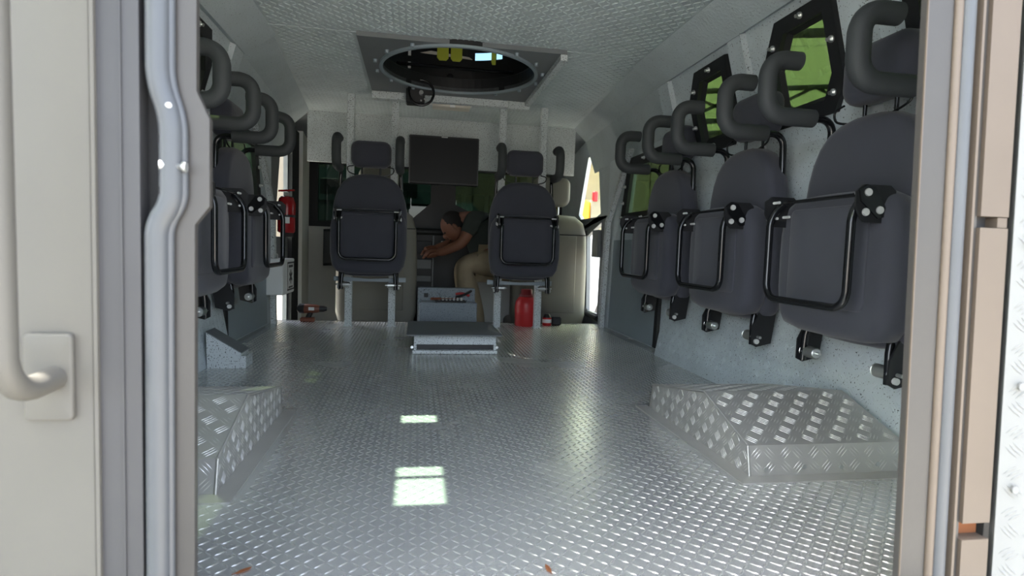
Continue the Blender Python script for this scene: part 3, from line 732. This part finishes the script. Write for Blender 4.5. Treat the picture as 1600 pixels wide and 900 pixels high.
# ceiling light
t = tag(empty('ceiling_light', (0, 3.64, CZ)), 'small white ceiling light below the hatch frame', 'light')
MB().bbox(-.135, .125, -.045, .06, -.045, 0, .004).build('base', WHITE, t)
MB().pad([(-.12, -.05), (.11, -.05), (.11, .05), (-.12, .05)], .0, .03, .012, lambda u, v, d: V(u, v, -.045 - d), n=3).build('cover', LAMPC, t)
MB().bbox(-.015, .015, -.056, -.044, -.076, -.03, .003).build('clip', WHITE, t)

# ================================================================== CAB OBJECTS
t = tag(empty('monitor', (-.02, 4.12, .95)), 'flat black monitor hanging below the header', 'monitor')
MB().bbox(-.242, .242, -.012, .025, .0, .335, .006).build('housing', BLKSAT, t)
MB().bbox(-.232, .232, -.015, -.011, .016, .322, .001).build('screen', SCREEN, t)
MB().box(-.022, .022, -.0165, -.0145, .325, .331).build('maker_mark', WHITE, t)
MB().bbox(-.05, .05, .025, .18, .20, .28, .005).build('mount_arm', BLKSAT, t)
def cab_seat(x, y, label, sc=1):
    t = tag(empty('cab_seat', (x, y, -.35)), label, 'seat', 'beige cab seats')
    P = lambda u, v, d: V(u, -d, v)
    half = [(0, .24), (.18, .24), (.255, .27), (.285, .38), (.285, .75), (.275, .98), (.245, 1.08), (.18, 1.13)]
    bk = MB().pad(half + [(0, 1.14)] + [(-u, v) for u, v in half[:0:-1]], -.03, .14, .05, P, dome=.004).build('backrest', SEATB, t)
    MB().pad([(-.19, .40), (.19, .40), (.19, .98), (-.19, .98)], .12, .152, .012, P, n=3).build('back_panel', SEATB, bk)
    MB().box(-.27, .27, -.143, -.14, .985, .992).build('seam', RUBBER, bk)
    MB().pad(rrect(.14, 1.20, 1.42, .06), .0, .11, .035, P).build('headrest', SEATB, t)
    for s in (-.06, .06): MB().cyl(P(s, 1.10, .05), P(s, 1.23, .05), .007, 8).build('headrest_post', ZINC, t)
    MB().pad(rrect(.27, .0, .45, .07), .15, .32, .05, lambda u, v, d: V(u, v + .0, d)).build('cushion', SEATB, t)
    MB().bbox(-.25, .25, -.10, .42, .0, .17, .02).build('seat_base', BLKSAT, t)
    return t
cab_seat(-.475, 4.36, 'beige leather cab seat behind the left folding seat')
cab_seat(.80, 4.36, 'beige leather cab seat behind the right folding seat')
# console box with tools
t = tag(empty('console_box', (.035, 4.05, -.35)), 'speckled grey box with a stepped top between the cab seats', 'box')
MB().bbox(-.205, .20, 0, .16, 0, .478, .003).build('front_box', SPK2, t)
MB().bbox(-.215, .20, .16, .24, 0, .57, .003).build('rear_box', SPK2, t)
MB().bbox(-.17, -.14, .157, .161, .50, .53, .002).build('socket', BLKSAT, t)
tools = [('socket_set', 'black socket set tray on the speckled console box', 'tool tray', (-.02, 4.13, .128)), ]
t = tag(empty('socket_set', (.05, 4.12, .128)), 'black tray of small silver tools on the speckled console box', 'tool tray')
MB().bbox(-.11, .11, -.05, .05, 0, .012, .003).build('tray', BLKSAT, t)
for k in range(7): MB().cyl(V(-.08 + .026 * k, -.02, .012), V(-.08 + .026 * k, -.02, .032), .008, 8).build('socket', ZINC, t)
t = tag(empty('screwdriver', (.0, 4.09, .140)), 'copper handled screwdriver lying across the tool tray', 'screwdriver')
MB().tube([V(-.09, -.02, .012), V(-.02, -.01, .014), V(-.019, -.01, .014), V(.10, .01, .015)], [.009, .009, .003, .003], 8).build('blade', COPPER, t)
t = tag(empty('pliers', (.14, 4.14, .150)), 'black pliers with a red grip on the console box', 'pliers')
MB().tube(fillet([V(-.05, .0, .01), V(0, .02, .02), V(.06, -.01, .06)], .03), .009, 8).build('grip', BLKSAT, t)
MB().tube(fillet([V(-.05, .03, .03), V(0, .03, .04), V(.05, .02, .02)], .03), .009, 8).build('grip', RED, t)
# red jug
t = tag(empty('jug', (.552, 3.86, 0)), 'red plastic jug with a dark red cap under the right folding seat', 'jug')
MB().lathe([(.070, 0), (.076, .006), (.077, .13), (.074, .165), (.055, .192), (.046, .198)], (0, 0, 0), 'z', 28).build('body', RED, t)
MB().lathe([(.048, .198), (.05, .2), (.05, .215), (.042, .218), (.040, .246), (.035, .25)], (0, 0, 0), 'z', 20).build('cap', mat('dark_red', rgb(110, 24, 28), .5), t)
t = tag(empty('cleaning_can', (.705, 3.88, 0)), 'small red and white can with a black nozzle beside the jug', 'can')
MB().lathe([(.03, 0), (.032, .003), (.032, .05), (.03, .055)], (0, 0, 0), 'z', 16).build('body', RED, t)
MB().lathe([(.0325, .02), (.0325, .045)], (0, 0, 0), 'z', 16).build('band', WHITE, t)
MB().lathe([(.028, .055), (.02, .075), (.012, .08)], (0, 0, 0), 'z', 12).build('nozzle', BLKSAT, t)
MB().bbox(.03, .10, -.02, .02, 0, .06, .01).build('side_grip', BLKSAT, t)
# drill lying at the step
t = tag(empty('power_drill', (-.86, 3.93, 0)), 'copper and black cordless drill standing at the edge of the floor', 'drill')
MB().tube([V(-.085, 0, .085), V(-.08, 0, .085), V(-.03, 0, .085), V(.03, 0, .085), V(.05, 0, .085)], [.022, .030, .031, .027, .020], 16).build('motor_housing', COPPER, t)
MB().tube([V(-.095, 0, .085), V(-.08, 0, .085), V(-.05, 0, .085)], [.018, .0315, .032], 16).build('end_cap', BLKSAT, t)
MB().tube([V(.045, 0, .085), V(.07, 0, .085), V(.09, 0, .085)], [.022, .020, .012], 12).build('chuck', BLKSAT, t)
MB().tube([V(.09, 0, .085), V(.11, 0, .085)], .003, 6).build('bit', ZINC, t)
MB().tube([V(-.01, 0, .065), V(-.03, 0, .02)], [.017, .017], 12).build('grip', BLKSAT, t)
MB().bbox(-.075, .015, -.025, .025, 0, .028, .006).build('battery', COPPER, t)
MB().box(-.02, .015, -.0315, -.028, .077, .097).build('maker_mark', WHITE, t)
# fire extinguisher
t = tag(empty('fire_extinguisher', (-1.035, 3.97, .575)), 'red fire extinguisher strapped to the left side before the cab', 'extinguisher')
MB().lathe([(.045, 0), (.055, .008), (.056, .19), (.045, .225), (.018, .235)], (0, 0, 0), 'z', 24).build('cylinder', REDG, t)
MB().bbox(-.016, .016, -.016, .016, .235, .262, .004).build('valve', ZINC, t)
MB().prism([V(-.05, -.01, .262), V(.05, -.01, .272), V(.05, -.01, .282), V(-.05, -.01, .275)], (0, .02, 0)).build('lever', REDG, t)
MB().box(-.02, .03, -.0575, -.05, .06, .10).build('print_label', WHITE, t)
MB().lathe([(.0565, .10), (.0565, .115)], (0, 0, 0), 'z', 24).build('strap', BLKSAT, t)
MB().bbox(-.05, .03, .05, .08, -.03, .24, .004).build('bracket', BLKSAT, t)
# first aid box
t = tag(empty('first_aid_box', (-1.045, 3.80, .19)), 'white first aid box with a black symbol on the left side', 'box')
MB().bbox(-.055, .055, -.13, .20, 0, .22, .006).build('case', WHITE, t)
MB().box(.0545, .0565, -.02, .18, .02, .20).ring([V(.057, -.02, .02), V(.057, .18, .02), V(.057, .18, .20), V(.057, -.02, .20)], [V(.057, -.012, .028), V(.057, .172, .028), V(.057, .172, .192), V(.057, -.012, .192)]).build('label', WHITE, t)
bd = MB()
bd.ring([V(.0575, -.02, .02), V(.0575, .18, .02), V(.0575, .18, .20), V(.0575, -.02, .20)], [V(.0575, -.01, .03), V(.0575, .17, .03), V(.0575, .17, .19), V(.0575, -.01, .19)], (.001, 0, 0))
for a in range(3):
    R_ = Matrix.Translation(V(0, .08, .105)) @ Matrix.Rotation(math.radians(60 * a), 4, 'X')
    bd.box(.0575, .0585, -.008, .008, -.045, .045, R_)
bd.box(.0575, .0585, .02, .14, .165, .18); bd.box(.0575, .0585, .02, .14, .035, .045)
bd.build('symbol', BLKSAT, t)
MB().tube(fillet([V(-.02, -.05, .218), V(-.02, -.05, .245), V(-.02, .06, .245), V(-.02, .06, .218)], .012), .006, 8).build('handle', ZINC, t)
# wedge bracket on the left
t = tag(empty('wedge_box', (-.955, 2.46, 0)), 'small speckled wedge box on the floor by the left wall', 'box')
MB().prism([V(-.062, 0, 0), V(.062, 0, 0), V(.068, 0, .062), V(-.066, 0, .145)], (0, .10, 0)).build('body', SPK, t)
MB().prism([V(.069, -.003, .061), V(-.067, -.003, .146), V(-.067, -.003, .150), V(.069, -.003, .066)], (0, .106, 0)).build('lid', PILLAR, t)
MB().bbox(.062, .085, .0, .10, 0, .05, .002).build('end_block', SPK, t)

# ================================================================== PERSON (bending in the cab)
def skin_mesh(name, verts, edges, radii, mat_, parent=None, root=0, sub=2):
    me = bpy.data.meshes.new(name); me.from_pydata(verts, edges, []); me.materials.append(mat_)
    o = bpy.data.objects.new(name, me); COL.objects.link(o)
    if parent: o.parent = parent
    sk = o.modifiers.new('skin', 'SKIN'); sk.use_smooth_shade = True
    lay = me.skin_vertices[0] if me.skin_vertices else None
    if lay is None:
        bpy.context.view_layer.objects.active = o; bpy.ops.mesh.customdata_skin_add(); lay = me.skin_vertices[0]
    for i, r in enumerate(radii):
        lay.data[i].radius = r if isinstance(r, tuple) else (r, r); lay.data[i].use_root = (i == root)
    ss = o.modifiers.new('sub', 'SUBSURF'); ss.levels = sub; ss.render_levels = sub
    return o
per = tag(empty('person', (.36, 4.50, -.35)), 'person in olive shirt and khaki trousers bending down between the cab seats', 'person')
pv = [(-.01, 0, .78), (-.04, 0, .92), (-.09, 0, 1.06), (-.16, -.01, 1.13), (-.215, -.02, 1.10), (-.275, -.03, 1.02),   # pelvis, waist, chest, upper, neck, head
      (-.13, -.16, 1.10), (-.22, -.19, .90), (-.36, -.14, .83), (-.41, -.11, .82),                                    # near arm
      (-.13, .15, 1.10), (-.24, .18, .92), (-.38, .12, .86), (-.42, .10, .85),                                      # far arm
      (.02, -.10, .76), (-.21, -.13, .74), (-.10, -.12, .36), (-.07, -.12, .06), (-.19, -.12, .03),                  # near leg
      (.02, .10, .76), (-.20, .15, .72), (-.12, .16, .36), (-.10, .16, .06), (-.22, .16, .03)]
pe = [(0, 1), (1, 2), (2, 3), (3, 4), (4, 5), (3, 6), (6, 7), (7, 8), (8, 9), (3, 10), (10, 11), (11, 12), (12, 13), (0, 14), (14, 15), (15, 16), (16, 17), (17, 18), (0, 19), (19, 20), (20, 21), (21, 22), (22, 23)]
rad = [.13, .125, .14, .12, .055, .085, .06, .045, .035, .03, .06, .045, .035, .03, .09, .068, .052, .04, .035, .09, .068, .052, .04, .035]
skin_mesh('body', pv, pe, rad, SKIN, per)
sv = pv[:4] + [pv[6], tuple((Vector(pv[6]) * .25 + Vector(pv[7]) * .75)), pv[10], tuple((Vector(pv[10]) * .25 + Vector(pv[11]) * .75))]
skin_mesh('shirt', sv, [(0, 1), (1, 2), (2, 3), (3, 4), (4, 5), (3, 6), (6, 7)], [.145, .14, .155, .135, .072, .06, .072, .06], SHIRT, per)
tv = [pv[0], pv[14], pv[15], pv[16], tuple(Vector(pv[16]) * .25 + Vector(pv[17]) * .75), pv[19], pv[20], pv[21], tuple(Vector(pv[21]) * .25 + Vector(pv[22]) * .75)]
skin_mesh('trousers', tv, [(0, 1), (1, 2), (2, 3), (3, 4), (0, 5), (5, 6), (6, 7), (7, 8)], [.145, .11, .09, .075, .066, .11, .09, .075, .066], KHAKI, per)
hd = V(*pv[5]); fx = V(-.72, -.05, -.69).normalized(); ux = V(-.69, 0, .72).normalized(); lx = fx.cross(ux)
hb = MB()
def ell(c, a, b, c_, n1=14, n2=10, mb=hb):
    vs = []
    for i in range(n2 + 1):
        th = math.pi * i / n2
        for k in range(n1):
            ph = 2 * math.pi * k / n1
            vs.append(c + fx * (a * math.sin(th) * math.cos(ph)) + lx * (b * math.sin(th) * math.sin(ph)) + ux * (c_ * math.cos(th)))
    mb.add(vs, [(i * n1 + k, i * n1 + (k + 1) % n1, (i + 1) * n1 + (k + 1) % n1, (i + 1) * n1 + k) for i in range(n2) for k in range(n1)], True)
ell(hd, .095, .075, .115); ell(hd + fx * .098 - ux * .01, .018, .014, .022)
for s in (-1, 1): ell(hd + lx * (s * .076) , .016, .010, .028)
hb.build('head', SKIN, per)
hh = MB(); ell(hd - fx * .022 + ux * .022, .088, .080, .105, mb=hh); hh.build('hair', HAIR, per)
ey = MB()
for s in (-1, 1): ell(hd + fx * .086 + ux * .015 + lx * (s * .030), .010, .013, .008, 8, 6, mb=ey)
ell(hd + fx * .088 - ux * .055, .008, .024, .005, 8, 6, mb=ey); ey.build('face_features', HAIR, per)
for wi in (9, 13):
    wv = Vector(pv[wi]); dr_ = (wv - Vector(pv[wi - 1])).normalized(); sd_ = V(0, 1, 0)
    hm = MB(); hm.tube([wv - dr_ * .02, wv + dr_ * .03, wv + dr_ * .075], [.024, .034, .030], 10)
    for k, (off, ln) in enumerate(((-.026, .050), (-.009, .060), (.009, .056), (.025, .044))):
        b0 = wv + dr_ * .065 + sd_ * off
        hm.tube([b0, b0 + dr_ * ln * .55, b0 + dr_ * ln * .8 + V(0, 0, -ln * .45)], [.0095, .009, .0075], 8)
    b0 = wv + dr_ * .02 + sd_ * (-.03); hm.tube([b0, b0 + dr_ * .03 + sd_ * -.02, b0 + dr_ * .055 + sd_ * -.018 + V(0, 0, -.02)], [.011, .010, .008], 8)
    hm.build('hand', SKIN, per)
for li in (17, 22):
    a = Vector(pv[li]); 
    sm_ = MB(); sm_.tube([V(a.x + .05, a.y, .045), V(a.x, a.y, .05), V(a.x - .08, a.y, .04), V(a.x - .17, a.y, .03), V(a.x - .2, a.y, .025)], [.03, .045, .042, .036, .02], 12); sm_.build('shoe', SHOE, per)

# dry leaf crumbs on the floor by the sill
for x, y, a, lab in ((-.456, .93, 40, 'curled brown leaf scrap on the floor beside the left jamb'), (.025, .885, 100, 'small orange leaf scrap on the floor in the middle of the doorway')):
    t = tag(empty('leaf_scrap', (x, y, .0012), math.radians(a)), lab, 'leaf')
    MB().prism([V(-.013, 0, 0), V(-.004, .0045, 0), V(.007, .003, 0), V(.013, 0, 0), V(.006, -.0035, 0), V(-.005, -.003, 0)], (0, 0, .0012)).build('blade', RUST, t)
    MB().tube([V(-.018, .001, .001), V(0, 0, .002), V(.012, 0, .0015)], .0006, 5).build('stem', RUST, t)

# ================================================================== OUTSIDE
gr = struct(MB().box(-40, 40, -30, 40, -.82, -.80).build('ground', GROUND), 'pale concrete yard outside the vehicle')
# corrugated building ahead and on the left
def siding(name, p0, p1, z0, z1, label):
    o = struct(empty(name, (0, 0, 0)), label); p0, p1 = Vector(p0), Vector(p1); d = (p1 - p0); L_ = d.length; d.normalize(); nrm = V(d.y, -d.x, 0)
    k = int(L_ / 0.6)
    for i in range(k):
        a, b = p0 + d * (L_ * i / k + .02), p0 + d * (L_ * (i + 1) / k - .02)
        MB().prism([a + V(0, 0, z0), b + V(0, 0, z0), b + V(0, 0, z1), a + V(0, 0, z1)], nrm * .05).build('siding_sheet', SIDING, o)
    MB().prism([p0 + V(0, 0, z0), p1 + V(0, 0, z0), p1 + V(0, 0, z1), p0 + V(0, 0, z1)], nrm * -.05).build('backing', SIDING, o)
    return o
siding('wall_building_front', (-9, 15, 0), (12, 15, 0), -.8, 4.5, 'beige ribbed building wall ahead of the vehicle')
siding('wall_building_left', (-6, 6, 0), (-6, 15, 0), -.8, 4.5, 'beige ribbed building wall left of the vehicle')
# dark green vehicle parked ahead
t = tag(empty('parked_truck', (-.6, 8.2, -.8)), 'dark green vehicle parked ahead, seen through the windscreen', 'vehicle')
MB().bbox(-1.3, 1.3, 0, 4.0, .5, 1.95, .12).build('body', DKGREEN, t)
MB().prism([V(-1.25, .0, 1.9), V(.75, .0, 1.9), V(.62, .15, 2.36), V(-1.1, .15, 2.36)], (0, 2.2, 0)).build('cabin', DKGREEN, t)
MB().bbox(-.9, .4, .0, .05, 1.98, 2.2, .02).build('rear_window', SCREEN, t)
for x in (-1.1, 1.1):
    for y in (.7, 3.2): MB().lathe([(.5, -.12), (.5, .12)], V(x, y, .5), 'x', 24).build('wheel', RUBBER, t)
# yellow truck seen through the right cab window
t = tag(empty('yellow_truck', (2.62, 11.0, -.8)), 'yellow truck parked outside, seen through the right cab window', 'vehicle')
MB().bbox(-.9, .55, 0, 3.4, .4, 2.33, .05).build('body', TRUCKY, t)
MB().prism([V(.55, .0, .6), V(1.4, .0, .6), V(1.4, .0, 2.33), V(.55, 0, 2.33)], (0, 3, 0)).build('ladder_panel', SIDING, t)
for k in range(6): MB().box(.6, 1.3, -.05, -.02, .8 + .22 * k, .85 + .22 * k).build('rung', IVORY, t)
for x in (.36, .62): MB().bbox(x - .05, x + .05, -.04, 0.06, 2.30, 2.50, .02).build('lamp', REDG if x > .5 else BLKSAT, t)
MB().lathe([(.5, -.2), (.5, .2)], V(-.6, .8, .5), 'x', 24).build('wheel', RUBBER, t); MB().lathe([(.5, -.2), (.5, .2)], V(1.0, .8, .5), 'x', 24).build('wheel', RUBBER, t)
# white panel van beside the cab
t = tag(empty('white_van', (2.6, 6.0, -.8)), 'white vehicle flank seen through the right cab door gap', 'vehicle')
MB().bbox(-.5, .9, 0, 4.0, .3, 1.55, .06).build('body', VANW, t)
for y in (.8, 3.2): MB().lathe([(.35, -.53), (.35, -.30)], V(0, y, .35), 'x', 20).build('wheel', RUBBER, t)
# canopy on the right, and an added one shading the left windows
def canopy(name, x0, x1, z0, z1, y0, y1, label):
    c = tag(empty(name, (x0, y0, -.8)), label, 'canopy', 'yard canopies'); sx = x1 - x0; ny = 10
    O = V(x0, y0, -.8)
    for i in range(ny):
        a, b = (y1 - y0) * i / ny + .03, (y1 - y0) * (i + 1) / ny - .03
        MB().prism([V(0, a, z0 + .8), V(sx, a, z1 + .8), V(sx, b, z1 + .8), V(0, b, z0 + .8)], (0, 0, .03)).build('roof_sheet', ROOFW, c)
    for i in range(0, ny + 1, 2):
        y = (y1 - y0) * i / ny; tm = MB(); n_ = 8
        for k in range(n_):
            xa, xb = sx * k / n_, sx * (k + 1) / n_; za = z0 + .8 + (z1 - z0) * k / n_; zb_ = z0 + .8 + (z1 - z0) * (k + 1) / n_
            tm.tube([V(xa, y, za - .05), V(xb, y, zb_ - .05)], .05, 6); tm.tube([V(xa, y, za - .6), V(xb, y, zb_ - .6)], .05, 6)
            tm.tube([V(xa, y, za - .05), V(xb, y, zb_ - .6)], .03, 6); tm.tube([V(xa, y, za - .6), V(xb, y, zb_ - .05)], .03, 6)
        tm.build('truss', STEEL, c)
        MB().cyl(V(sx * .96, y, 0), V(sx * .96, y, z1 + .8), .08, 8).build('column', STEEL, c)
    return c
canopy('right_canopy', 3.2, 14, 3.4, 4.6, 1, 24, 'yard canopy with pale roof sheets and trusses outside the right windows')
canopy('left_shade_canopy', -1.75, -9, 3.0, 3.8, -3, 3.6, 'added canopy with pale roof sheets, shading the left windows from the sun')
